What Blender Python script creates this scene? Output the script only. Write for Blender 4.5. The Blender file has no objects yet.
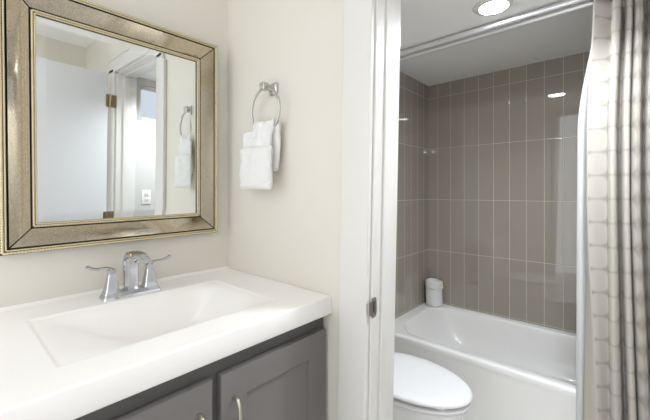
import bpy, bmesh, math, random
from mathutils import Vector, Matrix, noise

S = bpy.context.scene
COL = S.collection
PI = math.pi

# ------------------------------------------------------------------ camera, world, exposure
cam = bpy.data.cameras.new('camera')
cam.sensor_width = 36.0
cam.lens = 36.0 * 338.06 / 650.0
cam.shift_y = -18.15 / 650.0
cam.clip_start = 0.01
camo = bpy.data.objects.new('camera', cam)
COL.objects.link(camo)
camo.location = (0, 0, 1.25)
camo.rotation_euler = (PI / 2, 0, math.radians(41.67))
S.camera = camo

world = bpy.data.worlds.new('world')
S.world = world
world.use_nodes = True
world.node_tree.nodes['Background'].inputs[0].default_value = (0.915, 0.957, 1.0, 1)
world.node_tree.nodes['Background'].inputs[1].default_value = 2.2

S.view_settings.view_transform = 'Standard'
S.view_settings.look = 'None'
S.view_settings.gamma = 1.0
S.view_settings.use_curve_mapping = False
S.view_settings.exposure = 0.16
S.cycles.max_bounces = 14
S.cycles.diffuse_bounces = 8
S.cycles.glossy_bounces = 8
S.cycles.sample_clamp_indirect = 6.0

CEIL_FILL = 3.0      # added flush fill lamp on the vanity room ceiling, unseen
SCONCE = 26.0         # three-globe wall lamp behind the camera
CAN = 125.0            # recessed light over the toilet
BATH_FILL = 310.0      # added cylinder fill lamp that brightens the bath, unseen


# ------------------------------------------------------------------ materials
def srgb(r, g, b):
    f = lambda c: (c / 255 / 12.92) if c / 255 <= 0.04045 else ((c / 255 + 0.055) / 1.055) ** 2.4
    return (f(r), f(g), f(b), 1)


def mat(name, col, rough=0.5, metal=0.0, bump=0.0, bscale=200.0, spec=0.5, var=0.0, coat=0.0, vscale=6.0):
    m = bpy.data.materials.new(name)
    m.use_nodes = True
    nt = m.node_tree
    p = nt.nodes['Principled BSDF']
    p.inputs['Base Color'].default_value = col
    p.inputs['Roughness'].default_value = rough
    p.inputs['Metallic'].default_value = metal
    p.inputs['Specular IOR Level'].default_value = spec
    p.inputs['Coat Weight'].default_value = coat
    p.inputs['Coat Roughness'].default_value = 0.05
    tc = nt.nodes.new('ShaderNodeTexCoord')
    if var > 0:
        n = nt.nodes.new('ShaderNodeTexNoise')
        n.inputs['Scale'].default_value = vscale
        n.inputs['Detail'].default_value = 4
        nt.links.new(tc.outputs['Object'], n.inputs['Vector'])
        mx = nt.nodes.new('ShaderNodeMix')
        mx.data_type = 'RGBA'
        mx.inputs['A'].default_value = tuple(c * (1 - var) for c in col[:3]) + (1,)
        mx.inputs['B'].default_value = tuple(min(1, c * (1 + var)) for c in col[:3]) + (1,)
        nt.links.new(n.outputs['Fac'], mx.inputs['Factor'])
        nt.links.new(mx.outputs['Result'], p.inputs['Base Color'])
    if bump > 0:
        n2 = nt.nodes.new('ShaderNodeTexNoise')
        n2.inputs['Scale'].default_value = bscale
        n2.inputs['Detail'].default_value = 3
        nt.links.new(tc.outputs['Object'], n2.inputs['Vector'])
        b = nt.nodes.new('ShaderNodeBump')
        b.inputs['Strength'].default_value = bump
        b.inputs['Distance'].default_value = 0.002 if name != 'white_terry_cloth' else 0.006
        nt.links.new(n2.outputs['Fac'], b.inputs['Height'])
        nt.links.new(b.outputs['Normal'], p.inputs['Normal'])
    return m


def emit(name, col, strength):
    m = bpy.data.materials.new(name)
    m.use_nodes = True
    nt = m.node_tree
    nt.nodes.remove(nt.nodes['Principled BSDF'])
    e = nt.nodes.new('ShaderNodeEmission')
    e.inputs[0].default_value = col
    e.inputs[1].default_value = strength
    nt.links.new(e.outputs[0], nt.nodes['Material Output'].inputs[0])
    return m


def tile_mat(name, axis, u0, z0, tw=0.1013, th=0.4):
    """Glossy taupe tiles stacked upright with pale grout; axis 0 runs along x, 1 along y."""
    m = bpy.data.materials.new(name)
    m.use_nodes = True
    nt = m.node_tree
    N, L = nt.nodes.new, nt.links.new
    p = nt.nodes['Principled BSDF']
    tc = N('ShaderNodeTexCoord')
    sep = N('ShaderNodeSeparateXYZ')
    L(tc.outputs['Object'], sep.inputs[0])

    def math_(op, a, b=None, c=None):
        n = N('ShaderNodeMath')
        n.operation = op
        for i, v in enumerate((a, b, c)):
            if v is None:
                continue
            if isinstance(v, (int, float)):
                n.inputs[i].default_value = v
            else:
                L(v, n.inputs[i])
        return n.outputs[0]

    def edge(sock, o, w):
        t = math_('DIVIDE', math_('SUBTRACT', sock, o), w)
        fl = math_('FLOOR', t)
        fr = math_('SUBTRACT', t, fl)
        d = math_('MULTIPLY', math_('MINIMUM', fr, math_('SUBTRACT', 1.0, fr)), w)
        return d, fl

    du, iu = edge(sep.outputs[axis], u0, tw)
    dz, iz = edge(sep.outputs[2], z0, th)
    d = math_('MINIMUM', du, dz)
    g = N('ShaderNodeMapRange')
    g.interpolation_type = 'SMOOTHSTEP'
    L(d, g.inputs['Value'])
    g.inputs['From Min'].default_value = 0.0008
    g.inputs['From Max'].default_value = 0.0016
    # per-tile tone
    p.inputs['Coat Weight'].default_value = 0.7
    p.inputs['Coat Roughness'].default_value = 0.015
    cv = N('ShaderNodeCombineXYZ')
    L(iu, cv.inputs[0]); L(iz, cv.inputs[1])
    wn = N('ShaderNodeTexWhiteNoise')
    wn.noise_dimensions = '2D'
    L(cv.outputs[0], wn.inputs['Vector'])
    tone = N('ShaderNodeMix'); tone.data_type = 'RGBA'
    tone.inputs['A'].default_value = srgb(152, 144, 133)
    tone.inputs['B'].default_value = srgb(159, 151, 140)
    L(wn.outputs['Value'], tone.inputs['Factor'])
    mx = N('ShaderNodeMix'); mx.data_type = 'RGBA'
    mx.inputs['A'].default_value = srgb(206, 200, 190)
    L(tone.outputs['Result'], mx.inputs['B'])
    L(g.outputs['Result'], mx.inputs['Factor'])
    L(mx.outputs['Result'], p.inputs['Base Color'])
    r = N('ShaderNodeMapRange')
    L(g.outputs['Result'], r.inputs['Value'])
    r.inputs['To Min'].default_value = 0.7
    r.inputs['To Max'].default_value = 0.02
    L(r.outputs['Result'], p.inputs['Roughness'])
    g2 = N('ShaderNodeMapRange')
    g2.interpolation_type = 'SMOOTHSTEP'
    L(d, g2.inputs['Value'])
    g2.inputs['From Min'].default_value = 0.0005
    g2.inputs['From Max'].default_value = 0.004
    ns = N('ShaderNodeTexNoise')
    ns.inputs['Scale'].default_value = 9.0
    L(tc.outputs['Object'], ns.inputs['Vector'])
    h = math_('ADD', g2.outputs['Result'], math_('MULTIPLY', ns.outputs['Fac'], 0.08))
    b = N('ShaderNodeBump')
    b.inputs['Strength'].default_value = 0.35
    b.inputs['Distance'].default_value = 0.0015
    L(h, b.inputs['Height'])
    L(b.outputs['Normal'], p.inputs['Normal'])
    return m


def curtain_mat():
    m = bpy.data.materials.new('patterned_curtain_cloth')
    m.use_nodes = True
    nt = m.node_tree
    N, L = nt.nodes.new, nt.links.new
    p = nt.nodes['Principled BSDF']
    uv = N('ShaderNodeTexCoord')
    sc = N('ShaderNodeVectorMath'); sc.operation = 'DIVIDE'
    L(uv.outputs['UV'], sc.inputs[0]); sc.inputs[1].default_value = (0.088, 0.094, 1)
    fr = N('ShaderNodeVectorMath'); fr.operation = 'FRACTION'
    L(sc.outputs[0], fr.inputs[0])
    sb = N('ShaderNodeVectorMath'); sb.operation = 'SUBTRACT'
    L(fr.outputs[0], sb.inputs[0]); sb.inputs[1].default_value = (0.5, 0.5, 0)
    ab = N('ShaderNodeVectorMath'); ab.operation = 'ABSOLUTE'
    L(sb.outputs[0], ab.inputs[0])
    sp = N('ShaderNodeSeparateXYZ'); L(ab.outputs[0], sp.inputs[0])

    def pw(s, e):
        n = N('ShaderNodeMath'); n.operation = 'POWER'
        L(s, n.inputs[0]); n.inputs[1].default_value = e
        return n.outputs[0]
    ad = N('ShaderNodeMath'); ad.operation = 'ADD'
    L(pw(sp.outputs[0], 2.4), ad.inputs[0]); L(pw(sp.outputs[1], 2.4), ad.inputs[1])
    d = pw(ad.outputs[0], 1 / 2.4)
    g = N('ShaderNodeMapRange'); g.interpolation_type = 'SMOOTHSTEP'
    L(d, g.inputs['Value'])
    g.inputs['From Min'].default_value = 0.40
    g.inputs['From Max'].default_value = 0.57
    wv = N('ShaderNodeTexNoise'); wv.inputs['Scale'].default_value = 300
    L(uv.outputs['UV'], wv.inputs['Vector'])
    mx = N('ShaderNodeMix'); mx.data_type = 'RGBA'
    mx.inputs['A'].default_value = srgb(184, 178, 169)
    mx.inputs['B'].default_value = srgb(150, 143, 133)
    # plain turned hem along the side edge, with a pale stitched seam
    sx = N('ShaderNodeSeparateXYZ'); L(uv.outputs['UV'], sx.inputs[0])
    hm = N('ShaderNodeMath'); hm.operation = 'GREATER_THAN'
    L(sx.outputs[0], hm.inputs[0]); hm.inputs[1].default_value = 0.104
    ml = N('ShaderNodeMath'); ml.operation = 'MULTIPLY'
    L(g.outputs['Result'], ml.inputs[0]); L(hm.outputs[0], ml.inputs[1])
    L(ml.outputs[0], mx.inputs['Factor'])
    L(mx.outputs['Result'], p.inputs['Base Color'])
    p.inputs['Roughness'].default_value = 0.75
    p.inputs['Sheen Weight'].default_value = 0.1
    b = N('ShaderNodeBump'); b.inputs['Strength'].default_value = 0.1
    b.inputs['Distance'].default_value = 0.001
    L(wv.outputs['Fac'], b.inputs['Height']); L(b.outputs['Normal'], p.inputs['Normal'])
    return m


def antique_mat():
    m = bpy.data.materials.new('antiqued_mirror_glass')
    m.use_nodes = True
    nt = m.node_tree
    N, L = nt.nodes.new, nt.links.new
    p = nt.nodes['Principled BSDF']
    tc = N('ShaderNodeTexCoord')
    n = N('ShaderNodeTexNoise'); n.inputs['Scale'].default_value = 330; n.inputs['Detail'].default_value = 6
    n.inputs['Roughness'].default_value = 0.7
    L(tc.outputs['Object'], n.inputs['Vector'])
    cr = N('ShaderNodeValToRGB')
    cr.color_ramp.elements[0].position = 0.3; cr.color_ramp.elements[0].color = srgb(150, 137, 114)
    cr.color_ramp.elements[1].position = 0.7; cr.color_ramp.elements[1].color = srgb(220, 208, 186)
    L(n.outputs['Fac'], cr.inputs[0])
    L(cr.outputs[0], p.inputs['Base Color'])
    p.inputs['Metallic'].default_value = 1.0
    n2 = N('ShaderNodeMapRange')
    L(n.outputs['Fac'], n2.inputs['Value'])
    n2.inputs['From Min'].default_value = 0.3; n2.inputs['From Max'].default_value = 0.7
    n2.inputs['To Min'].default_value = 0.14; n2.inputs['To Max'].default_value = 0.07
    L(n2.outputs['Result'], p.inputs['Roughness'])
    return m


M = {
    'wall': mat('cream_wall_paint', srgb(219, 214, 204), 0.55, bump=0.08, bscale=260, var=0.01),
    'white_wall': mat('white_wall_paint', srgb(206, 204, 201), 0.6, bump=0.05),
    'ceil': mat('ceiling_paint', srgb(244, 243, 242), 0.8, bump=0.25, bscale=180),
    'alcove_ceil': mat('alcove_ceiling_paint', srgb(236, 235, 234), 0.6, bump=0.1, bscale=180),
    'trim': mat('white_trim_paint', srgb(222, 219, 215), 0.28, bump=0.03, bscale=60),
    'door': mat('white_door_paint', srgb(222, 222, 225), 0.3, bump=0.02, bscale=80),
    'floor': mat('floor_vinyl', srgb(216, 212, 206), 0.4, var=0.08, bump=0.05),
    'marble': mat('cultured_marble', srgb(247, 244, 241), 0.3, var=0.006),
    'cabinet': mat('charcoal_cabinet_paint', srgb(114, 110, 108), 0.38, bump=0.05, bscale=120, var=0.03),
    'dark_cabinet': mat('cabinet_frame_paint', srgb(92, 90, 88), 0.42, bump=0.05, bscale=120),
    'nickel': mat('brushed_nickel', srgb(196, 188, 174), 0.28, 1.0, bump=0.03, bscale=400),
    'chrome': mat('polished_chrome', srgb(196, 198, 202), 0.05, 1.0, var=0.01),
    'satin_chrome': mat('satin_chrome', srgb(188, 186, 182), 0.2, 1.0, var=0.01),
    'rod': mat('brushed_aluminium', srgb(238, 238, 240), 0.38, 1.0, var=0.01),
    'brass': mat('aged_brass', srgb(152, 134, 104), 0.3, 1.0, var=0.08),
    'gold': mat('champagne_gold_leaf', srgb(212, 198, 164), 0.45, 0.45, var=0.1, vscale=90),
    'gold_dark': mat('dark_frame_edge', srgb(38, 31, 24), 0.5, 0.2, var=0.1),
    'antique': antique_mat(),
    'mirror': mat('silvered_glass', srgb(240, 243, 242), 0.0, 1.0, var=0.002),
    'tub': mat('white_bathtub_enamel', srgb(238, 237, 235), 0.3, var=0.006, coat=0.5),
    'toilet': mat('white_vitreous_china', srgb(238, 239, 242), 0.08, var=0.005, coat=0.4),
    'seat': mat('white_seat_plastic', srgb(230, 230, 231), 0.18, var=0.004),
    'towel': mat('white_terry_cloth', srgb(238, 237, 235), 0.95, bump=1.0, bscale=220, var=0.02),
    'liner': mat('white_liner_cloth', srgb(212, 211, 210), 0.6, bump=0.1, bscale=200),
    'curtain': curtain_mat(),
    'plate': mat('white_plastic', srgb(240, 240, 238), 0.3, var=0.004),
    'slot': mat('opening_shade', srgb(60, 60, 60), 0.5, var=0.05),  # dark colour for the shade inside small openings
    'steel_dark': mat('aged_nickel_plate', srgb(172, 168, 162), 0.3, 1.0, var=0.1, vscale=60),
    'tile_back': tile_mat('taupe_wall_tile_across', 0, -0.2920, 1.990),
    'tile_left': tile_mat('taupe_wall_tile_side', 1, 2.2800, 1.990),
    'lens': emit('lit_lens', (0.90, 0.95, 1.0, 1), CAN),
    'ceil_fill_glass': emit('lit_ceiling_fill', (0.93, 0.96, 1.0, 1), CEIL_FILL),
    'shade_glass': emit('lit_shade_glass', (0.93, 0.96, 1.0, 1), SCONCE),
    'bath_fill_glass': emit('lit_bath_fill', (0.88, 0.94, 1.0, 1), BATH_FILL),
    'frosted': emit('daylit_frosted_glass', (0.80, 0.88, 1.0, 1), 0.8),
}


# ------------------------------------------------------------------ helpers
def obj(name, bm, m, parent=None, smooth=True, angle=40):
    me = bpy.data.meshes.new(name)
    bmesh.ops.recalc_face_normals(bm, faces=bm.faces)
    bm.to_mesh(me)
    bm.free()
    me.materials.append(m)
    o = bpy.data.objects.new(name, me)
    COL.objects.link(o)
    if smooth:
        for p in me.polygons:
            p.use_smooth = True
        me.set_sharp_from_angle(angle=math.radians(angle))
    if parent:
        o.parent = parent
    return o


def tag(o, label, cat, group=None):
    o['label'] = label
    o['category'] = cat
    if group:
        o['group'] = group
    return o


def thing(name, label, cat, loc=(0, 0, 0), rz=0, group=None):
    o = bpy.data.objects.new(name, None)
    COL.objects.link(o)
    o.location = loc
    o.rotation_euler = (0, 0, rz)
    return tag(o, label, cat, group)


def struct(name, bm, m, parent=None, **k):
    o = obj(name, bm, m, parent, **k)
    if not parent:
        o['kind'] = 'structure'
    return o


def add_box(bm, a, b, bev=0.0, seg=2):
    cx = [(a[i] + b[i]) / 2 for i in range(3)]
    sz = [abs(b[i] - a[i]) for i in range(3)]
    r = bmesh.ops.create_cube(bm, size=1, matrix=Matrix.Translation(cx) @ Matrix.Diagonal((*sz, 1)))
    if bev > 0:
        es = {e for v in r['verts'] for e in v.link_edges}
        bmesh.ops.bevel(bm, geom=list(es), offset=bev, segments=seg, profile=0.5, affect='EDGES')


def bx(a, b, bev=0.0, seg=2):
    bm = bmesh.new()
    add_box(bm, a, b, bev, seg)
    return bm


def add_rings(bm, rings, caps=True, closed=True, loop=False):
    """Skin a list of rings (lists of points, all of one length)."""
    vs = [[bm.verts.new(p) for p in r] for r in rings]
    n = len(vs[0])
    m = len(vs)
    for i in range(m if loop else m - 1):
        for j in range(n if closed else n - 1):
            a, b = vs[i], vs[(i + 1) % m]
            bm.faces.new((a[j], a[(j + 1) % n], b[(j + 1) % n], b[j]))
    if caps and not loop:
        bm.faces.new(vs[0][::-1])
        bm.faces.new(vs[-1])
    return vs


def add_tube(bm, pts, r, n=12, loop=False, caps=True, flat=(1, 1), up=Vector((0, 0, 1))):
    pts = [Vector(p) for p in pts]
    rings = []
    m = len(pts)
    for i, p in enumerate(pts):
        if loop:
            t = pts[(i + 1) % m] - pts[i - 1]
        else:
            t = pts[min(i + 1, m - 1)] - pts[max(i - 1, 0)]
        t.normalize()
        u = up - t * up.dot(t)
        if u.length < 1e-4:
            u = Vector((1, 0, 0)) - t * t.x
        u.normalize()
        w = t.cross(u)
        rr = r[i] if isinstance(r, (list, tuple)) else r
        rings.append([p + (u * math.cos(2 * PI * k / n) * flat[0] + w * math.sin(2 * PI * k / n) * flat[1]) * rr for k in range(n)])
    add_rings(bm, rings, caps=caps, loop=loop)


def add_lathe(bm, prof, n=32, c=(0, 0, 0)):
    add_rings(bm, [[(c[0] + r * math.cos(2 * PI * k / n), c[1] + r * math.sin(2 * PI * k / n), c[2] + z) for k in range(n)] for r, z in prof])


def spline(P, n):
    """Catmull-Rom through the points P, n steps per span."""
    P = [Vector(p) for p in P]
    out = []
    for i in range(len(P) - 1):
        p0, p1, p2, p3 = P[max(i - 1, 0)], P[i], P[i + 1], P[min(i + 2, len(P) - 1)]
        for k in range(n):
            t = k / n
            out.append(0.5 * (2 * p1 + (p2 - p0) * t + (2 * p0 - 5 * p1 + 4 * p2 - p3) * t * t + (3 * p1 - p0 - 3 * p2 + p3) * t ** 3))
    out.append(P[-1])
    return out


def sstep(x):
    x = max(0.0, min(1.0, x))
    return x * x * (3 - 2 * x)


def shear(bm, k, z0):
    for v in bm.verts:
        v.co.x += k * (v.co.z - z0)
    return bm


# ------------------------------------------------------------------ setting: the room shell
XM, YT, YB2 = -1.2985, 0.82, 0.952       # mirror wall, towel wall, its far side
XL, YB, XR = -1.18, 2.571, 0.345         # tiled walls of the tub alcove
ZC, ZV = 2.094, 2.42                     # ceilings of the bath and of the vanity room
XR2, YR = 1.0, -0.95                     # right and rear walls of the vanity room
XJ0, XJ1 = -0.5377, 0.205                # door opening
DTOP = 2.045
LEAN, LZ = 0.0214, 1.68

struct('floor', bx((-1.6, -1.25, -0.06), (1.3, 2.75, 0.0)), M['floor'])
struct('wall_left', bx((XM - 0.1, YR - 0.1, 0), (XM, YT, ZV)), M['wall'])
bm = bmesh.new()
add_box(bm, (XM - 0.1, YT, 0), (-0.592, YB2 - 0.02, ZV))
add_box(bm, (XJ1 + 0.02, YT, 0), (XR2 + 0.1, YB2 - 0.02, ZV))
add_box(bm, (-0.592, YT, DTOP + 0.02), (XJ1 + 0.02, YB2 - 0.02, ZV))
struct('wall_back', bm, M['wall'])
struct('wall_right', bx((XR2, -0.38, 0), (XR2 + 0.1, YT, ZV)), M['wall'])
struct('wall_rear', bx((-0.02, YR - 0.1, 0), (XR2 - 0.25, YR, ZV)), M['wall'])
struct('ceiling', bx((XM - 0.1, YR - 0.1, ZV), (XR2 + 0.1, YB2 - 0.02, ZV + 0.06)), M['ceil'])

# bath room
ALC = 1.89
struct('ceiling_bath', bx((XL - 0.1, YB2 - 0.02, ZC), (XR + 0.1, ALC, ZC + 0.06)), M['ceil'])
struct('ceiling_alcove', bx((XL - 0.1, ALC, ZC), (XR + 0.1, YB + 0.1, ZC + 0.06)), M['alcove_ceil'])
struct('wall_bath_left', bx((XL - 0.1, YB2 - 0.02, 0), (XL, 1.80, ZC)), M['white_wall'])
struct('wall_tub_left', bx((XL - 0.1, 1.80, 0), (XL, YB + 0.1, ZC)), M['tile_left'])
struct('wall_tub_back', bx((XL, YB, 0), (XR, YB + 0.1, ZC)), M['tile_back'])
struct('wall_tub_right', bx((XR, 1.80, 0), (XR + 0.1, YB + 0.1, ZC)), M['tile_left'])
# right wall of the bath with a high frosted window
WY0, WY1, WZ0, WZ1 = 1.01, 1.50, 1.76, 2.04
bm = bmesh.new()
add_box(bm, (XR, YB2 - 0.02, 0), (XR + 0.1, WY0, ZC))
add_box(bm, (XR, WY1, 0), (XR + 0.1, 1.80, ZC))
add_box(bm, (XR, WY0, 0), (XR + 0.1, WY1, WZ0))
add_box(bm, (XR, WY0, WZ1), (XR + 0.1, WY1, ZC))
struct('wall_bath_right', bm, M['white_wall'])
bm = bmesh.new()
fw = 0.03
for a, b in (((WY0, WZ0), (WY0 + fw, WZ1)), ((WY1 - fw, WZ0), (WY1, WZ1)), ((WY0 + fw, WZ0), (WY1 - fw, WZ0 + fw)), ((WY0 + fw, WZ1 - fw), (WY1 - fw, WZ1)),):
    add_box(bm, (XR + 0.01, a[0], a[1]), (XR + 0.07, b[0], b[1]), 0.004)
w = struct('window_1', bm, M['trim'])
obj('pane', bx((XR + 0.045, WY0 + fw, WZ0 + fw), (XR + 0.05, WY1 - fw, WZ1 - fw)), M['frosted'], w)

# door casing and jambs (the left one stands a little out of plumb, as in the photo)
def casing(x0, x1, y0, y1, z1, lean):
    prof_in, prof_out = (x1, x0)
    bm = bx((x0, y0, 0), (x1, y1, z1), 0.004, 3)
    if lean:
        shear(bm, LEAN, LZ)
    return bm
struct('trim_1', casing(-0.6395, XJ0, 0.800, 0.8195, DTOP + 0.03, True), M['trim'])
struct('trim_2', casing(XJ1, XJ1 + 0.10, 0.800, 0.8195, DTOP + 0.03, False), M['trim'])
bm = bx((-0.6395 + 0.008, 0.800, DTOP + 0.006), (XJ1 + 0.10, 0.8195, DTOP + 0.106), 0.004, 3)
add_box(bm, (-0.6395 + 0.008, 0.794, DTOP + 0.09), (XJ1 + 0.10, 0.801, DTOP + 0.106), 0.002)
struct('trim_3', bm, M['trim'])
# left jamb with its stop
bm = bmesh.new()
add_box(bm, (XJ0 - 0.012, 0.8195, 0), (-0.531, YB2, DTOP), 0.0015, 2)
add_box(bm, (-0.5315, 0.863, 0), (-0.5235, 0.903, DTOP), 0.0015, 2)
struct('trim_4', shear(bm, LEAN, LZ), M['trim'])
bm = bmesh.new()
add_box(bm, (XJ1 - 0.007, 0.8195, 0), (XJ1 + 0.02, YB2, DTOP), 0.0015, 2)
add_box(bm, (XJ1 - 0.0145, 0.863, 0), (XJ1 - 0.0065, 0.903, DTOP), 0.0015, 2)
struct('trim_5', bm, M['trim'])
bm = bmesh.new()
add_box(bm, (XJ0 + 0.006, 0.8195, DTOP - 0.002), (XJ1 - 0.007, YB2, DTOP + 0.02), 0.0015, 2)
add_box(bm, (XJ0 + 0.008, 0.863, DTOP - 0.010), (XJ1 - 0.0145, 0.903, DTOP - 0.001), 0.0015, 2)
struct('trim_6', bm, M['trim'])

# the door, swung fully open into the vanity room
bm = bx((0.196, 0.045, 0.012), (0.231, 0.764, 2.03), 0.002)
door = struct('door_1', bm, M['door'])
for z in (1.84, 0.86, 0.25):
    bm = bmesh.new()
    add_tube(bm, [(0.193, 0.776, z - 0.045), (0.193, 0.776, z + 0.045)], 0.0065, 12)
    for k in range(5):
        add_tube(bm, [(0.193, 0.776, z - 0.045 + 0.018 * k), (0.193, 0.776, z - 0.031 + 0.018 * k)], 0.0075, 12)
    add_tube(bm, [(0.193, 0.776, z + 0.045), (0.193, 0.776, z + 0.052)], [0.0045, 0.002], 10)
    add_box(bm, (0.194, 0.752, z - 0.044), (0.1962, 0.772, z + 0.044), 0.0005)
    add_box(bm, (0.1945, 0.782, z - 0.044), (0.1975, 0.818, z + 0.044), 0.0005)
    obj('hinge', bm, M['brass'], door)
for sx in (-1, 1):
    bm = bmesh.new()
    bx0 = 0.196 if sx < 0 else 0.231
    prof = [(0.030, 0.0), (0.030, 0.006), (0.012, 0.010), (0.011, 0.030), (0.024, 0.042), (0.027, 0.055), (0.020, 0.066), (0.006, 0.069)]
    add_rings(bm, [[(bx0 + sx * (z - 0.001), 0.11 + r * math.cos(2 * PI * k / 24), 0.96 + r * math.sin(2 * PI * k / 24)) for k in range(24)] for r, z in prof])
    obj('door_knob', bm, M['nickel'], door)

# base boards
for n, a, b in (('baseboard_back', (-0.70, 0.806, 0), (-0.675, 0.8195, 0.09)), ('baseboard_rear', (-0.02, YR, 0), (XR2 - 0.25, YR + 0.014, 0.09)), ('baseboard_right', (XR2 - 0.014, -0.38, 0), (XR2, YT, 0.09))):
    struct(n, bx(a, b, 0.003), M['trim'])

# ------------------------------------------------------------------ strike plate on the jamb
def jx(z):
    return -0.531 + LEAN * (z - LZ)
zs = 0.915
t = thing('strike_plate', 'small nickel strike plate let into the edge of the white door jamb', 'strike plate', (jx(zs), 0.826, zs))
bm = bmesh.new()
R0 = [(0.0, -0.0245 + 0.0), ]
pts = []
for k in range(24):
    a = 2 * PI * k / 24
    ca, sa = math.cos(a), math.sin(a)
    e = 5.0
    rr = (abs(ca) ** e + abs(sa) ** e) ** (-1 / e)
    pts.append((0.0145 * rr * ca, 0.029 * rr * sa))
inner = [(0.3 * y, 0.58 * z) for y, z in pts]
add_rings(bm, [[(0.0002, y, z) for y, z in pts], [(0.0022, y * 0.97, z * 0.98) for y, z in pts], [(0.0022, y - 0.001, z) for y, z in inner], [(-0.0010, y - 0.001, z) for y, z in inner]], caps=False)
# curved lip wrapping over the jamb's front edge
lip = [[(0.0020 - 0.0, -0.013, -0.020), (0.0020, -0.013, 0.020)], [(0.0030, -0.018, -0.019), (0.0030, -0.018, 0.019)], [(0.0015, -0.024, -0.018), (0.0015, -0.024, 0.018)], [(-0.0035, -0.0275, -0.016), (-0.0035, -0.0275, 0.016)]]
rings = []
for a, b in lip:
    rings.append([a, b, (b[0] - 0.0012, b[1] + 0.0004, b[2]), (a[0] - 0.0012, a[1] + 0.0004, a[2])])
add_rings(bm, rings)
obj('plate', bm, M['steel_dark'], t)
obj('latch_hole', bx((-0.0008, -0.0050, -0.016), (0.0004, 0.0030, 0.016), 0.0003), M['slot'], t)  # dark block put in for the shade inside the hole
for s in (-1, 1):
    bm = bmesh.new()
    add_rings(bm, [[(x, r * math.cos(2 * PI * k / 12), s * 0.0225 + r * math.sin(2 * PI * k / 12)) for k in range(12)] for r, x in ((0.0032, 0.0018), (0.0028, 0.0030), (0.0008, 0.0034))])
    obj('screw', bm, M['nickel'], t)

# ------------------------------------------------------------------ vanity cabinet
CX, CTOP, CTH = -0.70, 0.92, 0.059
cab = thing('vanity_cabinet', 'dark charcoal vanity cabinet with shaker doors under the white sink top', 'cabinet', (-1.0, 0.40, 0))
def loc(o, par):
    """keep world-built mesh under its Empty"""
    o.matrix_parent_inverse = Matrix.Translation(par.location).inverted()
    return o
FX = -0.735
bm = bmesh.new()
yl, yr = 0.005, 0.8160
add_box(bm, (XM + 0.005, yl, 0.10), (FX - 0.018, yl + 0.018, CTOP - CTH - 0.001))
add_box(bm, (XM + 0.005, yr - 0.018, 0.10), (FX - 0.018, yr, CTOP - CTH - 0.001))
add_box(bm, (XM + 0.005, yl, 0.10), (FX - 0.018, yr, 0.118))
add_box(bm, (XM + 0.005, yl, 0.0), (FX - 0.07, yr, 0.10))
loc(obj('carcass', bm, M['dark_cabinet'], cab, smooth=False), cab)
bm = bmesh.new()
add_box(bm, (FX - 0.019, yl, 0.10), (FX, yl + 0.03, CTOP - CTH - 0.001))
add_box(bm, (FX - 0.019, yr - 0.03, 0.10), (FX, yr, CTOP - CTH - 0.001))
add_box(bm, (FX - 0.019, 0.39, 0.14), (FX, 0.45, CTOP - CTH - 0.075))
add_box(bm, (FX - 0.019, yl + 0.03, CTOP - CTH - 0.075), (FX, yr - 0.03, CTOP - CTH - 0.001))
add_box(bm, (FX - 0.019, yl + 0.03, 0.10), (FX, yr - 0.03, 0.14))
loc(obj('face_frame', bm, M['dark_cabinet'], cab, smooth=False), cab)


def shaker(y0, y1, z0, z1, hy):
    bm = bmesh.new()
    X0, X1 = FX + 0.0005, FX + 0.0215
    st = 0.072
    # outer ring -> front frame -> recessed panel
    def rect(x, i):
        return [(x, y0 + i, z0 + i), (x, y1 - i, z0 + i), (x, y1 - i, z1 - i), (x, y0 + i, z1 - i)]
    add_rings(bm, [rect(X0, 0), rect(X1 - 0.003, 0), rect(X1 - 0.0008, 0.0008), rect(X1, 0.003), rect(X1, st - 0.003), rect(X1 - 0.0012, st - 0.0005), rect(X1 - 0.009, st + 0.001), rect(X1 - 0.0095, st + 0.002)])
    d = loc(obj('door', bm, M['cabinet'], cab, angle=25), cab)
    # arched bar pull
    zt, zb = 0.750, 0.640
    xs = X1
    path = [(xs - 0.001, hy, zt), (xs + 0.006, hy, zt + 0.0005), (xs + 0.015, hy, zt - 0.002), (xs + 0.022, hy, zt - 0.009), (xs + 0.0255, hy, zt - 0.020), (xs + 0.027, hy, (zt + zb) / 2), (xs + 0.0255, hy, zb + 0.020), (xs + 0.022, hy, zb + 0.009), (xs + 0.015, hy, zb + 0.002), (xs + 0.006, hy, zb - 0.0005), (xs - 0.001, hy, zb)]
    P = spline(path, 5)
    bm = bmesh.new()
    add_tube(bm, P, 0.0047, 12, flat=(1, 1), up=Vector((0, 1, 0)))
    h = obj('handle', bm, M['nickel'], d)
    return d
shaker(0.018, 0.4115, 0.125, 0.8150, 0.377)
shaker(0.4335, 0.8045, 0.125, 0.8150, 0.4680)

# ------------------------------------------------------------------ sink top with moulded basin
BX0, BX1, BY0, BY1, BD = -1.148, -0.798, 0.138, 0.672, 0.100
def basin(x, y):
    if not (BX0 < x < BX1 and BY0 < y < BY1):
        return 0.0
    a = (x - BX0) / 0.075
    b = (BX1 - x) / 0.14
    c = (y - BY0) / 0.24
    d = (BY1 - y) / 0.13
    f = lambda t: sstep(t) if t > 0 else 0
    m = f(a) * f(b) * f(c) * f(d)
    # crisp lip all round
    lip = min(1.0, min((x - BX0), (BX1 - x), (y - BY0), (BY1 - y)) / 0.006)
    return 0.003 * lip + (BD - 0.003) * m
TY0, TY1, TX0 = -0.02, 0.8185, XM + 0.0005
er = 0.0045
def axis(a, b, n, extra):
    v = [a + (b - a) * i / n for i in range(n + 1)] + extra
    v = sorted(set(round(q, 5) for q in v))
    return v
xs = axis(TX0 + er, CX - er, 72, [BX0, BX0 + 0.002, BX0 + 0.004, BX0 + 0.006, BX1, BX1 - 0.003, BX1 - 0.006])
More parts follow.
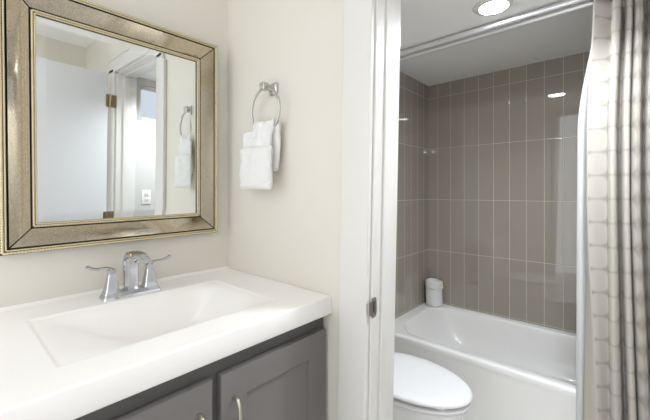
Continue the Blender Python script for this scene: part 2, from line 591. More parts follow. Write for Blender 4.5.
ys = axis(TY0 + er, TY1 - er, 110, [BY0, BY0 + 0.003, BY0 + 0.006, BY1, BY1 - 0.003, BY1 - 0.006])
bm = bmesh.new()
G = [[bm.verts.new((x, y, CTOP - basin(x, y))) for y in ys] for x in xs]
for i in range(len(xs) - 1):
    for j in range(len(ys) - 1):
        bm.faces.new((G[i][j], G[i + 1][j], G[i + 1][j + 1], G[i][j + 1]))
edge = [G[i][0] for i in range(len(xs))] + [G[-1][j] for j in range(1, len(ys))] + [G[i][-1] for i in range(len(xs) - 2, -1, -1)] + [G[0][j] for j in range(len(ys) - 2, 0, -1)]
def out(v, d, dz):
    x, y, z = v.co
    nx = x - d if abs(x - xs[0]) < 1e-6 else x + d if abs(x - xs[-1]) < 1e-6 else x
    ny = y - d if abs(y - ys[0]) < 1e-6 else y + d if abs(y - ys[-1]) < 1e-6 else y
    return bm.verts.new((nx, ny, CTOP - dz))
prev = edge
for d, dz in ((er * 0.5, er * 0.134), (er * 0.866, er * 0.5), (er, er), (er, CTH - 0.004), (er - 0.004, CTH), (0.0, CTH)):
    cur = [out(v, d, dz) for v in edge]
    n = len(cur)
    for k in range(n):
        bm.faces.new((prev[k], prev[(k + 1) % n], cur[(k + 1) % n], cur[k]))
    prev = cur
sink = obj('sink_top', bm, M['marble'], angle=60)
tag(sink, 'white moulded sink top with a rectangular basin on the charcoal cabinet', 'sink')
bm = bmesh.new()
rings = []
for y in (TY0, TY1):
    rings.append([(TX0, y, CTOP - 0.001), (TX0 + 0.020, y, CTOP - 0.001), (TX0 + 0.011, y, CTOP + 0.002), (TX0 + 0.005, y, CTOP + 0.006), (TX0 + 0.002, y, CTOP + 0.008), (TX0, y, CTOP + 0.008)])
add_rings(bm, rings)
obj('back_lip', bm, M['marble'], sink)
bm = bmesh.new()
add_lathe(bm, [(0.026, -0.001), (0.026, 0.002), (0.022, 0.004), (0.020, 0.002), (0.004, 0.003)], 28, ((BX0 + BX1) / 2 - 0.02, (BY0 + BY1) / 2, CTOP - BD))
obj('drain', bm, M['chrome'], sink)

# ------------------------------------------------------------------ faucet
fa = thing('faucet', 'polished chrome two-handle faucet with arched spout at the back of the sink', 'faucet', (-1.196, 0.400, CTOP + 0.0003))
def frustum(bm, c, a0, b0, z0, a1, b1, z1, bev=0.003, c1=None):
    c1 = c1 or c
    def sq(c, a, b, z, bv):
        p = []
        for sx, sy in ((1, 1), (-1, 1), (-1, -1), (1, -1)):
            q = [(sx * a, sy * (b - bv)), (sx * (a - bv), sy * b)]
            if sx * sy > 0:
                p += q
            else:
                p += q[::-1]
        return [(c[0] + x, c[1] + y, z) for x, y in p]
    add_rings(bm, [sq(c, a0, b0, z0, bev), sq(c1, a1, b1, z1, bev)])
bm = bmesh.new()
frustum(bm, (0, 0), 0.029, 0.084, 0, 0.027, 0.082, 0.006, 0.004)
frustum(bm, (0, 0), 0.027, 0.082, 0.006, 0.020, 0.076, 0.017, 0.004)
obj('base_plate', bm, M['chrome'], fa, angle=20)
for s in (-1, 1):
    bm = bmesh.new()
    frustum(bm, (0, s * 0.056), 0.021, 0.022, 0.014, 0.017, 0.017, 0.030, 0.003)
    frustum(bm, (0, s * 0.056), 0.017, 0.017, 0.030, 0.0095, 0.0095, 0.074, 0.002, )
    ped = obj('pedestal', bm, M['chrome'], fa, angle=20)
    bm = bmesh.new()
    frustum(bm, (0, s * 0.056), 0.0085, 0.0085, 0.0735, 0.0105, 0.0105, 0.088, 0.002)
    P = spline([(0.0, s * 0.050, 0.085), (0.002, s * 0.064, 0.093), (0.004, s * 0.080, 0.0955), (0.006, s * 0.096, 0.096), (0.007, s * 0.112, 0.101), (0.007, s * 0.124, 0.108)], 5)
    n = len(P)
    add_tube(bm, P, [0.0098 - 0.003 * math.sin(PI * i / (n - 1)) * 0.6 - (0.0035 if i == n - 1 else 0) for i in range(n)], 12, flat=(0.55, 1.0))
    obj('lever', bm, M['chrome'], ped, angle=35)
# spout: a broad ribbon that rises, arches and spills forward
P = spline([(-0.006, 0, 0.014), (-0.007, 0, 0.05), (-0.007, 0, 0.092), (-0.002, 0, 0.117), (0.014, 0, 0.130), (0.045, 0, 0.132), (0.078, 0, 0.128), (0.104, 0, 0.117)], 6)
bm = bmesh.new()
rings = []
n = len(P)
for i, p in enumerate(P):
    t = (P[min(i + 1, n - 1)] - P[max(i - 1, 0)]).normalized()
    nr = Vector((t.z, 0, -t.x))          # towards the front/underside
    f = i / (n - 1)
    w = 0.021 + 0.002 * f
    th = 0.013 - 0.006 * f
    ring = []
    for y, d in ((-w, -th * 0.3), (-w * 0.86, -th * 0.75), (-w * 0.4, -th), (w * 0.4, -th), (w * 0.86, -th * 0.75), (w, -th * 0.3), (w, th * 0.75), (w * 0.88, th), (w * 0.5, th * 0.55), (-w * 0.5, th * 0.55), (-w * 0.88, th), (-w, th * 0.75)):
        ring.append(p + nr * d + Vector((0, y, 0)))
    rings.append(ring)
add_rings(bm, rings)
obj('spout', bm, M['chrome'], fa, angle=35)
bm = bmesh.new()
add_tube(bm, [(0.088, 0, 0.112), (0.087, 0, 0.121)], 0.009, 16)
obj('aerator', bm, M['satin_chrome'], fa)
bm = bmesh.new()
add_tube(bm, [(-0.024, 0, 0.010), (-0.024, 0, 0.055)], 0.0025, 10)
add_tube(bm, [(-0.024, 0, 0.052), (-0.024, 0, 0.060), (-0.024, 0, 0.066)], [0.003, 0.0055, 0.003], 12)
obj('lift_rod', bm, M['chrome'], fa)

# ------------------------------------------------------------------ mirror over the sink
MY0, MY1, MZ0, MZ1 = 0.0975, 0.7515, 1.0760, 1.8430
mw, mh = MY1 - MY0, MZ1 - MZ0
mir = thing('wall_mirror', 'rectangular wall mirror in a sloping speckled frame with gold beading, above the sink', 'mirror', (XM + 0.004, MY0, MZ0))
mir.rotation_euler = (math.radians(0.6), math.radians(1.1), 0)   # hangs a touch crooked
def rr(x, i):
    return [(x, i, i), (x, mw - i, i), (x, mw - i, mh - i), (x, i, mh - i)]
bm = bmesh.new()
add_rings(bm, [rr(0.0, 0.006), rr(0.0, 0.001), rr(0.020, 0.001), rr(0.020, 0.014), rr(0.008, 0.018), rr(0.008, 0.083), rr(0.004, 0.083), rr(0.004, 0.1)], caps=False)
add_rings(bm, [rr(0.0, 0.008), rr(0.0, 0.10)], caps=False)
# deep outer lip that the panels slope down from
add_rings(bm, [rr(0.020, 0.001), rr(0.031, 0.001), rr(0.031, 0.0155), rr(0.029, 0.0165), rr(0.018, 0.018)], caps=False)
# inner lip
add_rings(bm, [rr(0.008, 0.0695), rr(0.0145, 0.0705), rr(0.0145, 0.082), rr(0.0055, 0.083)], caps=False)
obj('frame', bm, M['gold_dark'], mir, smooth=False)
# four bevelled antiqued panels, mitred with dark seams between
g = 0.0022
o_, i_ = 0.0195, 0.0668
xo, xi = 0.0305, 0.0135
def panel(c):
    bm = bmesh.new()
    mids = 5
    rings = []
    for k in range(mids + 1):
        f = k / mids
        x = xo + (xi - xo) * f
        d = o_ + (i_ - o_) * f
        x += 0.0012 * math.sin(PI * f)
        rings.append((x, d))
    A = []
    for x, d in rings:
        if c == 'b': A.append([(x, d + g, d), (x, mw - d - g, d)])
        if c == 't': A.append([(x, d + g, mh - d), (x, mw - d - g, mh - d)])
        if c == 'l': A.append([(x, d, d + g), (x, d, mh - d - g)])
        if c == 'r': A.append([(x, mw - d, d + g), (x, mw - d, mh - d - g)])
    full = [[a, b, (b[0] - 0.003, b[1], b[2]), (a[0] - 0.003, a[1], a[2])] for a, b in A]
    add_rings(bm, full)
    return bm
for c in 'btlr':
    obj('panel', panel(c), M['antique'], mir, angle=60)
def beading(d, x, r, pitch):
    bm = bmesh.new()
    for (a, b) in (((d, d), (mw - d, d)), ((mw - d, d), (mw - d, mh - d)), ((mw - d, mh - d), (d, mh - d)), ((d, mh - d), (d, d))):
        L = math.hypot(b[0] - a[0], b[1] - a[1])
        nb = round(L / pitch)
        pts, rad = [], []
        for q in range(nb * 4 + 1):
            f = q / (nb * 4)
            pts.append((x, a[0] + (b[0] - a[0]) * f, a[1] + (b[1] - a[1]) * f))
            rad.append(r * (1.0, 0.93, 0.62, 0.93)[(q + 2) % 4])
        add_tube(bm, pts, rad, 8, up=Vector((1, 0, 0)))
    return bm
bm = beading(0.0055, 0.0315, 0.0042, 0.0075)
m2 = beading(0.0125, 0.0315, 0.0026, 0.005)
tmp = bpy.data.meshes.new('tmp'); m2.to_mesh(tmp); m2.free(); bm.from_mesh(tmp); bpy.data.meshes.remove(tmp)
obj('outer_beading', bm, M['gold'], mir, angle=70)
bm = beading(0.0740, 0.0150, 0.0033, 0.0075)
m2 = beading(0.0800, 0.0135, 0.0030, 0.006)
tmp = bpy.data.meshes.new('tmp'); m2.to_mesh(tmp); m2.free(); bm.from_mesh(tmp); bpy.data.meshes.remove(tmp)
obj('inner_beading', bm, M['gold'], mir, angle=70)
bm = bmesh.new()
gi = 0.0825
add_rings(bm, [rr(0.0045, gi), rr(0.0080, gi), rr(0.0092, gi + 0.024), rr(0.0092, gi + 0.0242)])
obj('glass', bm, M['mirror'], mir, smooth=False)

# ------------------------------------------------------------------ towel ring and towel
RX, RZ, RY = -0.982, 1.547, 0.772
RR = 0.080
tr = thing('towel_ring', 'satin nickel towel ring on a square post on the cream wall', 'towel ring', (RX, YT, RZ + RR + 0.006))
bm = bmesh.new()
def sqy(c, a, y, bv=0.004):
    p = []
    for sx, sz in ((1, 1), (-1, 1), (-1, -1), (1, -1)):
        q = [(sx * a, sz * (a - bv)), (sx * (a - bv), sz * a)]
        p += q if sx * sz > 0 else q[::-1]
    return [(c[0] + x, y, c[1] + z) for x, z in p]
add_rings(bm, [sqy((0, 0), 0.022, -0.0005), sqy((0, 0), 0.022, -0.007), sqy((0, 0), 0.019, -0.010), sqy((0, 0), 0.012, -0.013), sqy((0, 0), 0.0105, -0.036), sqy((0, 0), 0.0135, -0.038), sqy((0, 0), 0.0135, -0.060), sqy((0, 0), 0.011, -0.063)])
obj('post', bm, M['satin_chrome'], tr, angle=25)
bm = bmesh.new()
add_tube(bm, [(RR * math.sin(2 * PI * k / 64), -0.048 + 0.006 * (1 - math.cos(2 * PI * k / 64)) / 2, -RR - 0.006 + RR * math.cos(2 * PI * k / 64)) for k in range(64)], 0.0046, 10, loop=True, up=Vector((0, 1, 0)))
obj('ring', bm, M['satin_chrome'], tr)

random.seed(4)
def cloth_slab(x0, x1, yc, z0, z1, th, amp=0.004, seed=0, top_pinch=0.0, nz=44, nx=30, bow=0.0, skew=0.0, sag=0.0):
    """soft folded layer of towel: closed slab with rounded edges and wrinkles"""
    bm = bmesh.new()
    rings = []
    for i in range(nz + 1):
        f = i / nz
        z = z0 + (z1 - z0) * f
        e = min(f, 1 - f) * (z1 - z0)
        rnd = math.sqrt(max(0.0, 1 - max(0.0, 1 - e / (th * 0.5)) ** 2)) if e < th * 0.5 else 1.0
        rnd = max(rnd, 0.15)
        pin = 1 - top_pinch * f * f
        cx = (x0 + x1) / 2 + skew * f
        hw = (x1 - x0) / 2 * pin
        ring = []
        for side in (1, -1):
            for j in range(nx):
                u = -1 + 2 * j / nx
                u = u * side
                edge_ = (1 - abs(u) ** 6) ** 0.5
                x = cx + hw * u
                n = noise.noise(Vector((x * 22 + seed, z * 16, seed * 1.7))) * amp + noise.noise(Vector((x * 60, z * 50 + seed, seed))) * amp * 0.35
                fold = bow * math.cos(u * PI / 2)
                y = yc - side * (th / 2 * edge_ * rnd) + n - fold
                ring.append((x, y, z + noise.noise(Vector((x * 12, seed, 3))) * 0.006 - sag * (1 - u * u) * f))
        rings.append(ring)
    add_rings(bm, rings)
    return bm
tw = thing('hand_towel', 'white terry hand towel folded into a pocket, hanging from the wall ring', 'towel', (-1.015, RY, 1.26))
def wl(o):
    o.matrix_parent_inverse = Matrix.Translation(tw.location).inverted()
    return o
wl(obj('back_fold', cloth_slab(-1.075, -0.928, 0.790, 1.325, 1.500, 0.022, 0.004, 1.3, 0.25, skew=0.03), M['towel'], tw, angle=70))
wl(obj('inner_fold', cloth_slab(-1.060, -0.940, 0.768, 1.36, 1.515, 0.026, 0.014, 5.1, 0.10, bow=0.006, skew=0.022, sag=0.012), M['towel'], tw, angle=70))
wl(obj('front_fold', cloth_slab(-1.120, -0.940, 0.752, 1.268, 1.470, 0.022, 0.004, 8.4, 0.0, bow=0.004), M['towel'], tw, angle=70)) if False else None
wl(obj('side_fold', cloth_slab(-1.094, -1.010, 0.762, 1.30, 1.472, 0.018, 0.004, 2.2, 0.0), M['towel'], tw, angle=70))
pk = wl(obj('pocket', cloth_slab(-1.092, -0.918, 0.750, 1.262, 1.412, 0.030, 0.010, 9.7, -0.02, bow=0.006), M['towel'], tw, angle=70))
wl(obj('hem_band', cloth_slab(-1.091, -0.917, 0.749, 1.258, 1.288, 0.035, 0.003, 9.7, -0.02, bow=0.006, nz=16), M['towel'], tw, angle=70))

# ------------------------------------------------------------------ bathtub
TF, RIM = 1.835, 0.381
def rrect(x0, x1, y0, y1, r, z, n=8):
    p = []
    for cx, cy, a0 in ((x1 - r, y1 - r, 0), (x0 + r, y1 - r, 90), (x0 + r, y0 + r, 180), (x1 - r, y0 + r, 270)):
        for k in range(n + 1):
            a = math.radians(a0 + 90 * k / n)
            p.append((cx + r * math.cos(a), cy + r * math.sin(a), z))
    return p
x0, x1, y0, y1 = XL + 0.0015, XR - 0.0015, TF, YB - 0.0015
bm = bmesh.new()
rings = [rrect(x0, x1, y0 + 0.006, y1, 0.006, 0.001), rrect(x0, x1, y0 + 0.004, y1, 0.006, RIM - 0.060), rrect(x0, x1, y0 + 0.0015, y1, 0.006, RIM - 0.040), rrect(x0, x1, y0, y1, 0.006, RIM - 0.030), rrect(x0, x1, y0, y1, 0.006, RIM - 0.014)]
for k in range(1, 5):
    a = PI / 2 * k / 4
    rings.append(rrect(x0, x1, y0 + 0.014 * (1 - math.cos(a)), y1, 0.006, RIM - 0.014 * (1 - math.sin(a))))
ix0, ix1, iy0, iy1 = x0 + 0.085, x1 - 0.12, y0 + 0.058, y1 - 0.055
rings.append(rrect(ix0 - 0.012, ix1 + 0.012, iy0 - 0.012, iy1 + 0.012, 0.19, RIM, 8))
rings.append(rrect(ix0 - 0.004, ix1 + 0.004, iy0 - 0.004, iy1 + 0.004, 0.185, RIM - 0.004, 8))
rings.append(rrect(ix0, ix1, iy0, iy1, 0.18, RIM - 0.013, 8))
for f in (0.1, 0.25, 0.45, 0.65, 0.82, 0.93, 1.0):
    s = f ** 3
    rings.append(rrect(ix0 + 0.10 * f + 0.13 * s, ix1 - 0.04 * f - 0.07 * s, iy0 + 0.02 * f + 0.07 * s, iy1 - 0.02 * f - 0.07 * s, 0.18 - 0.05 * f, RIM - 0.013 - 0.25 * (1 - (1 - f) ** 1.5), 8))
add_rings(bm, rings)
tub = obj('bathtub', bm, M['tub'], angle=50)
tag(tub, 'white alcove bathtub with a rounded rim against the taupe tiled walls', 'bathtub')
bm = bmesh.new()
add_lathe(bm, [(0.028, 0.0), (0.028, 0.003), (0.022, 0.004), (0.004, 0.003)], 24, (0.05, 2.20, RIM - 0.263))
obj('drain', bm, M['chrome'], tub)

# rolled towel standing on the back corner of the rim
rt = thing('rolled_towel', 'white rolled towel standing on end in the corner of the tub rim', 'towel', (-1.096, 2.488, RIM + 0.001))
def roll(bm, r, h, tilt, z0, seed, topdip):
    rings = []
    n, m = 40, 26
    for i in range(m + 1):
        f = i / m
        z = z0 + h * f
        e = min(f, 1 - f) * h
        rd = r * (1 - 0.25 * max(0, 1 - e / 0.012) ** 2) * (1 - 0.03 * f)
        ring = []
        for k in range(n):
            a = 2 * PI * k / n
            q = rd * (1 + 0.035 * noise.noise(Vector((math.cos(a) * 2.2, math.sin(a) * 2.2 + seed, z * 14))))
            ring.append((q * math.cos(a) + tilt * f, q * math.sin(a), z + (0.004 * math.cos(a + 2.4)) * f + 0.003 * noise.noise(Vector((a, seed, z * 30)))))
        rings.append(ring)
    for s, dz in ((0.6, -0.001), (0.3, -topdip)):
        L = rings[m]
        cx = sum(p[0] for p in L) / n; cy = sum(p[1] for p in L) / n
        rings.append([(cx + (p[0] - cx) * s, cy + (p[1] - cy) * s, p[2] + dz) for p in L])
    add_rings(bm, rings)
bm = bmesh.new(); roll(bm, 0.0610, 0.196, -0.002, 0, 2.0, 0.012)
obj('roll', bm, M['towel'], rt, angle=80)
bm = bmesh.new()
rings = []
for i in range(14):
    f = i / 13
    z = 0.140 + 0.046 * f
    rings.append([((0.0634 - 0.002 * f + 0.0012 * math.sin(3 * a + 5 * f)) * math.cos(a), (0.0634 - 0.002 * f + 0.0012 * math.sin(3 * a + 5 * f)) * math.sin(a), z + 0.004 * math.cos(a + 2.4) + 0.002 * math.sin(2 * a)) for a in [2 * PI * k / 40 for k in range(40)]])
add_rings(bm, rings, caps=False)
o = obj('outer_fold', bm, M['towel'], rt, angle=80)
sm = o.modifiers.new('thick', 'SOLIDIFY'); sm.thickness = 0.004; sm.offset = 0

# ------------------------------------------------------------------ toilet
TY = 1.39
TX = XL + 0.008
to = thing('toilet', 'white toilet with closed oval lid beside the tub apron', 'toilet', (TX, TY, 0))
def egg(xb, xf, hw, z, n=48, e=2.0, back=0.75):
    """egg outline: blunt at the back (xb), rounded point at the front (xf)"""
    p = []
    cx = xb + (xf - xb) * 0.42
    for k in range(n):
        a = 2 * PI * k / n
        c, s = math.cos(a), math.sin(a)
        if c >= 0:
            x = cx + (xf - cx) * c
            y = hw * s
        else:
            ex = 2.6
            x = cx + (cx - xb) * -1 * (abs(c) ** (2 / ex))
            y = hw * (abs(s) ** (2 / ex)) * (1 if s >= 0 else -1)
        p.append((x, y, z))
    return p
FRT = 0.712
# bowl and pedestal
bm = bmesh.new()
rings = [egg(0.16, 0.60, 0.115, 0.001), egg(0.16, 0.60, 0.113, 0.03), egg(0.17, 0.585, 0.10, 0.06), egg(0.18, 0.58, 0.10, 0.14), egg(0.20, 0.60, 0.125, 0.22), egg(0.215, 0.655, 0.158, 0.30), egg(0.22, 0.688, 0.172, 0.345), egg(0.22, 0.700, 0.176, 0.37), egg(0.222, 0.698, 0.174, 0.3795), egg(0.23, 0.690, 0.168, 0.383), egg(0.27, 0.66, 0.14, 0.383), egg(0.29, 0.63, 0.12, 0.33), egg(0.33, 0.56, 0.08, 0.25)]
add_rings(bm, rings)
add_box(bm, (0.015, -0.10, 0.10), (0.24, 0.10, 0.372), 0.02, 3)
obj('bowl', bm, M['toilet'], to, angle=60)
# tank, its lid and lever
bm = bmesh.new()
add_rings(bm, [rrect(0.012, 0.185, -0.19, 0.19, 0.03, 0.374), rrect(0.006, 0.20, -0.205, 0.205, 0.035, 0.55), rrect(0.004, 0.205, -0.215, 0.215, 0.035, 0.735)])
tank = obj('tank', bm, M['toilet'], to, angle=50)
bm = bmesh.new()
add_rings(bm, [rrect(0.0025, 0.207, -0.218, 0.218, 0.036, 0.735), rrect(0.0, 0.213, -0.223, 0.223, 0.036, 0.742), rrect(0.0, 0.213, -0.223, 0.223, 0.036, 0.765), rrect(0.006, 0.207, -0.217, 0.217, 0.034, 0.772)])
obj('tank_lid', bm, M['toilet'], tank, angle=50)
bm = bmesh.new()
add_tube(bm, [(0.204, -0.15, 0.68), (0.222, -0.15, 0.68)], 0.012, 14)
add_tube(bm, [(0.222, -0.156, 0.682), (0.226, -0.10, 0.674), (0.226, -0.075, 0.672)], [0.006, 0.006, 0.008], 10)
obj('flush_lever', bm, M['chrome'], tank)
# seat ring
bm = bmesh.new()
def egg_ring(i, z):
    return egg(0.225 + i, FRT - 0.004 - i, 0.182 - i, z)
add_rings(bm, [egg_ring(0.004, 0.384), egg_ring(0.0, 0.388), egg_ring(0.0, 0.395), egg_ring(0.004, 0.3995), egg_ring(0.05, 0.3995), egg_ring(0.055, 0.395), egg_ring(0.05, 0.386)], caps=False, loop=True)
obj('seat', bm, M['seat'], to, angle=60)
# lid
bm = bmesh.new()
add_rings(bm, [egg(0.250, FRT - 0.020, 0.164, 0.4115), egg(0.228, FRT, 0.182, 0.4145), egg(0.228, FRT, 0.182, 0.421), egg(0.230, FRT - 0.003, 0.1795, 0.4258), egg(0.240, FRT - 0.016, 0.173, 0.4290), egg(0.275, FRT - 0.06, 0.132, 0.4315), egg(0.34, FRT - 0.15, 0.07, 0.4325)])
obj('lid', bm, M['seat'], to, angle=60)
for s in (-1, 1):
    bm = bmesh.new()
    add_box(bm, (0.206, s * 0.075 - 0.018, 0.3835), (0.238, s * 0.075 + 0.018, 0.4235), 0.006, 3)
    obj('hinge', bm, M['seat'], to)
for s in (-1, 1):
    bm = bmesh.new()
    add_box(bm, (0.62, s * 0.10 - 0.010, 0.3993), (0.645, s * 0.10 + 0.010, 0.4120), 0.0015)
    obj('bumper', bm, M['plate'], to)

# ------------------------------------------------------------------ recessed light above the toilet
rl = thing('recessed_light', 'round white recessed light with a bright lens in the bath ceiling', 'light', (-0.446, 1.648, ZC))
bm = bmesh.new()
add_lathe(bm, [(0.060, -0.004), (0.060, -0.012), (0.066, -0.013), (0.078, -0.010), (0.086, -0.004), (0.088, 0.0005), (0.06, 0.0005)], 48)
obj('trim_ring', bm, M['trim'], rl)
bm = bmesh.new()
add_lathe(bm, [(0.0595, -0.005), (0.0595, -0.0105), (0.04, -0.0125), (0.005, -0.013)], 40)
obj('lens', bm, M['lens'], rl)

# ------------------------------------------------------------------ shower rods, rings, curtain, liner
ZR = 2.070
def rod(y, r, label):
    t = thing('shower_rod', label, 'shower rod', (XL, y, ZR), group='shower rods')
    bm = bmesh.new()
    add_tube(bm, [(0.004, 0, 0), (0.80, 0, 0)], r, 20, up=Vector((0, 0, 1)))
    obj('tube', bm, M['rod'], t)
    bm = bmesh.new()
    add_tube(bm, [(0.79, 0, 0), (XR - XL - 0.004, 0, 0)], r * 0.9, 20)
    obj('inner_tube', bm, M['rod'], t)
    for x, s in ((0.0, 1), (XR - XL, -1)):
        bm = bmesh.new()
        add_rings(bm, [[(x + s * d, q * math.cos(2 * PI * k / 24), q * math.sin(2 * PI * k / 24)) for k in range(24)] for q, d in ((0.023, 0.0006), (0.023, 0.006), (0.0165, 0.012), (0.0155, 0.03), (0.013, 0.032))])
        obj('end_cap', bm, M['plate'], t)
    return t
YA, YBR = 1.800, 1.868
rod(YA, 0.0148, 'nearer of the two chrome shower rods, carrying the patterned curtain')
rod(YBR, 0.0148, 'farther of the two chrome shower rods, carrying the white liner')

def hang(name, plan_mid, plan_top, y0, z0, z1, m, parent, spread=0.0, n=7, rows=60, lean=0.0, uv0=0.0, hem=0.0, top_dy=0.0, plan_bot=None):
    """cloth that hangs in folds: plan curves at the top and at mid height, blended"""
    A = spline([(a, b, 0) for a, b in plan_mid], n)
    B = spline([(a, b, 0) for a, b in plan_top], n)
    Z = spline([(a, b, 0) for a, b in plan_bot], n) if plan_bot else A
    s = [0.0]
    for i in range(1, len(A)):
        s.append(s[-1] + (A[i] - A[i - 1]).length)
    bm = bmesh.new()
    uvl = bm.loops.layers.uv.new('UVMap')
    V = []
    for r in range(rows + 1):
        f = r / rows
        z = z0 + (z1 - z0) * f
        b = sstep((f - 0.72) / 0.28)
        lo = 1 - f
        row = []
        for i in range(len(A)):
            p = A[i].lerp(Z[i], sstep((0.62 - f) / 0.62)).lerp(B[i], b)
            wob = 0.004 * noise.noise(Vector((s[i] * 9, z * 1.6, 4.0)))
            x = p.x + spread * lo * (p.x - A[-1].x) + lean * lo * lo + wob
            y = y0 - p.y * (1 + 0.15 * lo) + 0.003 * noise.noise(Vector((s[i] * 12, z * 2.2, 9.0)))
            zz = z
            y += top_dy * b
            if f > 0.88 and hem:
                zz -= hem * ((f - 0.88) / 0.12) * sstep((0.022 - p.y) / 0.05)
            row.append(bm.verts.new((x, y, zz)))
        V.append(row)
    for r in range(rows):
        for i in range(len(A) - 1):
            f = bm.faces.new((V[r][i], V[r][i + 1], V[r + 1][i + 1], V[r + 1][i]))
            for lp, (rr_, ii) in zip(f.loops, ((r, i), (r, i + 1), (r + 1, i + 1), (r + 1, i))):
                lp[uvl].uv = (s[ii] + uv0, z0 + (z1 - z0) * rr_ / rows)
    o = obj(name, bm, m, parent, angle=80)
    sm = o.modifiers.new('cloth_thickness', 'SOLIDIFY')
    sm.thickness = 0.0016
    sm.offset = 0
    return o

def X(u, y=1.75):
    """x of the photo's column u on the curtain's plane"""
    f, th = 338.06, math.radians(41.67)
    k = (u - 325) / f
    return y * (-math.sin(th) + math.cos(th) * k) / (math.cos(th) + math.sin(th) * k)

plan = [(607.5, -.004), (608.6, .024), (611, .040), (614.5, .036), (616.6, .012), (617.4, -.030), (619.2, -.056), (621.4, -.034), (622.2, .006), (625, .020), (628.5, .014), (629.8, -.010), (630.6, -.034), (631.4, -.012), (632.4, .010), (636, .022), (640, .012), (641.4, -.028), (643.8, -.056), (646.6, -.034), (647.8, .010), (651, .034), (655, .040), (659, .026), (661, -.024), (664, -.052), (667, -.020), (672, .018), (677, .008), (680, -.040), (684, -.004), (690, .034), (695, .024), (698, -.026), (703, -.052), (707, -.010), (714, .030), (720, .016), (725, -.014), (729, -.006)]
def ub(u):
    return u + 4 + (0.22 * (u - 608) if u < 650 else 9.2 * (729 - u) / 79)
# the plain side hem turns from edge-on at the top to facing the room at the bottom
plan = [(u, d, ub(u), d) for u, d in plan]
plan = [(586.6, -.040, 583.0, -.014), (586.3, -.020, 588.0, -.006), (586.8, .002, 593.0, .002), (588.2, .014, 598.2, .008), (593, .010, 602.0, .004), (599, .000, 605.5, -.003), (605, -.008, 609.0, -.009)] + plan
XE = 0.325
PM = [(min(XE, X(p[0])), p[1]) for p in plan]
PB = [(min(XE, X(p[2])), p[3]) for p in plan]
x_first, x_last = PM[0][0], PM[-1][0]
PT = []
for i, (x, d) in enumerate(PM):
    PT.append((x_first + 0.018 + (x - x_first) * (x_last - x_first - 0.018) / (x_last - x_first), d * 0.75))
cu = thing('shower_curtain', 'patterned beige shower curtain gathered in folds at the right end of its rod', 'curtain', (0.08, YA, ZR))
o = hang('cloth', PM, PT, 1.750, 0.06, 2.052, M['curtain'], cu, spread=0.0, uv0=0.047, hem=0.055, top_dy=0.035, plan_bot=PB)
o.matrix_parent_inverse = Matrix.Translation(cu.location).inverted()

lp = [(578, -.006), (581, .004), (584, .004), (588, -.004), (593, -.008), (600, -.008), (608, .002), (616, -.004), (624, -.008), (633, -.004), (642, .002), (652, -.006), (662, -.008), (673, .0), (684, .002), (696, -.008), (708, -.008), (720, .0), (729, .002)]
LM = [(min(XE, X(u, 1.82)), d) for u, d in lp]
lx0 = LM[0][0]
LT = [(lx0 + 0.055 + (x - lx0) * (LM[-1][0] - lx0 - 0.055) / (LM[-1][0] - lx0), d * 0.6) for x, d in LM]
li = thing('shower_liner', 'plain white shower liner hanging behind the patterned curtain', 'liner', (0.08, YBR, ZR))
o = hang('cloth', LM, LT, 1.823, 0.10, 2.050, M['liner'], li, spread=0.02, rows=60, hem=0.02, top_dy=0.045)
o.matrix_parent_inverse = Matrix.Translation(li.location).inverted()

# curtain hooks on the nearer rod, liner hooks on the farther one
def ring_proto(name, label, y, R, group):
    t = thing(name, label, 'curtain ring', (0, y, ZR), group=group)
    bm = bmesh.new()
    add_tube(bm, [(0.002 * math.sin(2 * PI * k / 32), R * math.sin(2 * PI * k / 32), 0.0172 - R + R * math.cos(2 * PI * k / 32)) for k in range(32)], 0.0018, 8, loop=True, up=Vector((1, 0, 0)))
    obj('wire', bm, M['chrome'], t)
    bm = bmesh.new()
    bmesh.ops.create_uvsphere(bm, u_segments=12, v_segments=8, radius=0.0036, matrix=Matrix.Translation((0.0, -R * 0.9, 0.0172 - R * 1.3)))
    obj('bead', bm, M['chrome'], t)
    return t
def copy_thing(t, x):
    r = t.copy(); COL.objects.link(r); r.location.x = x
    for ch in list(t.children):
        c = ch.copy(); COL.objects.link(c); c.parent = r
    return r
pr = ring_proto('curtain_ring', 'small chrome wire ring holding the patterned curtain on the nearer rod', YA, 0.026, 'curtain rings on the nearer rod')
spots = [X(u) for u in (593, 612, 631, 652, 672, 692, 712)]
for i, x in enumerate(spots):
    if i == 0: pr.location.x = x
    else: copy_thing(pr, x)
pl = ring_proto('liner_hook', 'small chrome wire hook holding the white liner on the farther rod', YBR, 0.023, 'liner hooks on the farther rod')
for i, x in enumerate([lx0 + 0.062, X(606, 1.8), X(624, 1.8), X(646, 1.8), X(668, 1.8), X(690, 1.8), X(712, 1.8)]):
    if i == 0: pl.location.x = x
    else: copy_thing(pl, x)

# ------------------------------------------------------------------ wall outlet seen in the mirror
ot = thing('wall_outlet', 'white electrical outlet plate on the bath wall, reflected low in the mirror', 'outlet', (XR, 1.085, 1.145))
obj('cover_plate', bx((-0.006, -0.036, -0.058), (-0.0004, 0.036, 0.058), 0.002), M['plate'], ot)
for s in (-1, 1):
    rc = obj('receptacle', bx((-0.0085, -0.017, s * 0.021 - 0.0145), (-0.0055, 0.017, s * 0.021 + 0.0145), 0.001), M['trim'], ot)
    for q in (-1, 1):
        obj('slot', bx((-0.0088, q * 0.007 - 0.001, s * 0.021 - 0.005), (-0.0080, q * 0.007 + 0.001, s * 0.021 + 0.005)), M['slot'], rc)  # dark blocks stand in for the shade in the slots

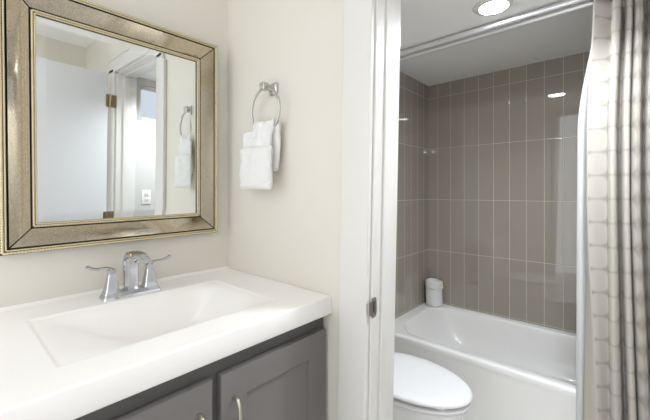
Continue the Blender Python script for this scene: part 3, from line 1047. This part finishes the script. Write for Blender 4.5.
# ------------------------------------------------------------------ unseen lamps: added ceiling and bath fill, wall lamp behind the camera
cl = thing('ceiling_fill_light', 'added round flush fill light on the vanity room ceiling, unseen', 'light', (-0.25, -0.15, ZV))  # added lamp, throws extra light down on the counter
bm = bmesh.new()
add_lathe(bm, [(0.10, 0.0005), (0.17, 0.0005), (0.17, -0.02), (0.16, -0.025), (0.10, -0.025)], 40)
obj('pan', bm, M['satin_chrome'], cl)
bm = bmesh.new()
add_lathe(bm, [(0.155, -0.024), (0.150, -0.045), (0.12, -0.07), (0.07, -0.085), (0.01, -0.09)], 40)
obj('glass_bowl', bm, M['ceil_fill_glass'], cl)
cb = thing('bath_fill_light', 'added white cylinder fill lamp on the bath ceiling, unseen, between the door and the curtain', 'light', (-0.06, 1.29, ZC))  # added fill lamp; its deep housing keeps light off the curtain top
bm = bmesh.new()
add_lathe(bm, [(0.088, 0.0005), (0.090, -0.095), (0.084, -0.097), (0.082, -0.048), (0.0, -0.046)], 40)
obj('housing', bm, M['plate'], cb)
bm = bmesh.new()
add_lathe(bm, [(0.080, -0.0485), (0.078, -0.054), (0.05, -0.056), (0.004, -0.0565)], 40)
obj('lens', bm, M['bath_fill_glass'], cb)
sc = thing('wall_lamp', 'three-globe wall lamp on the rear wall facing the open door', 'lamp', (0.30, YR, 2.06))
bm = bx((-0.24, 0.0005, -0.035), (0.24, 0.022, 0.035), 0.005)
obj('back_plate', bm, M['satin_chrome'], sc)
for k in (-1, 0, 1):
    bm = bmesh.new()
    add_tube(bm, [(k * 0.17, 0.02, 0.0), (k * 0.17, 0.06, 0.0), (k * 0.17, 0.09, 0.0)], 0.009, 12)
    add_lathe(bm, [(0.02, -0.03), (0.024, -0.02), (0.024, 0.012), (0.008, 0.018)], 20, (k * 0.17, 0.09, 0))
    arm = obj('arm', bm, M['satin_chrome'], sc)
    bm = bmesh.new()
    add_lathe(bm, [(0.010, -0.028), (0.018, -0.036), (0.021, -0.048), (0.021, -0.06), (0.018, -0.072), (0.010, -0.080), (0.003, -0.082)], 28, (k * 0.17, 0.09, 0))
    obj('globe', bm, M['shade_glass'], arm)
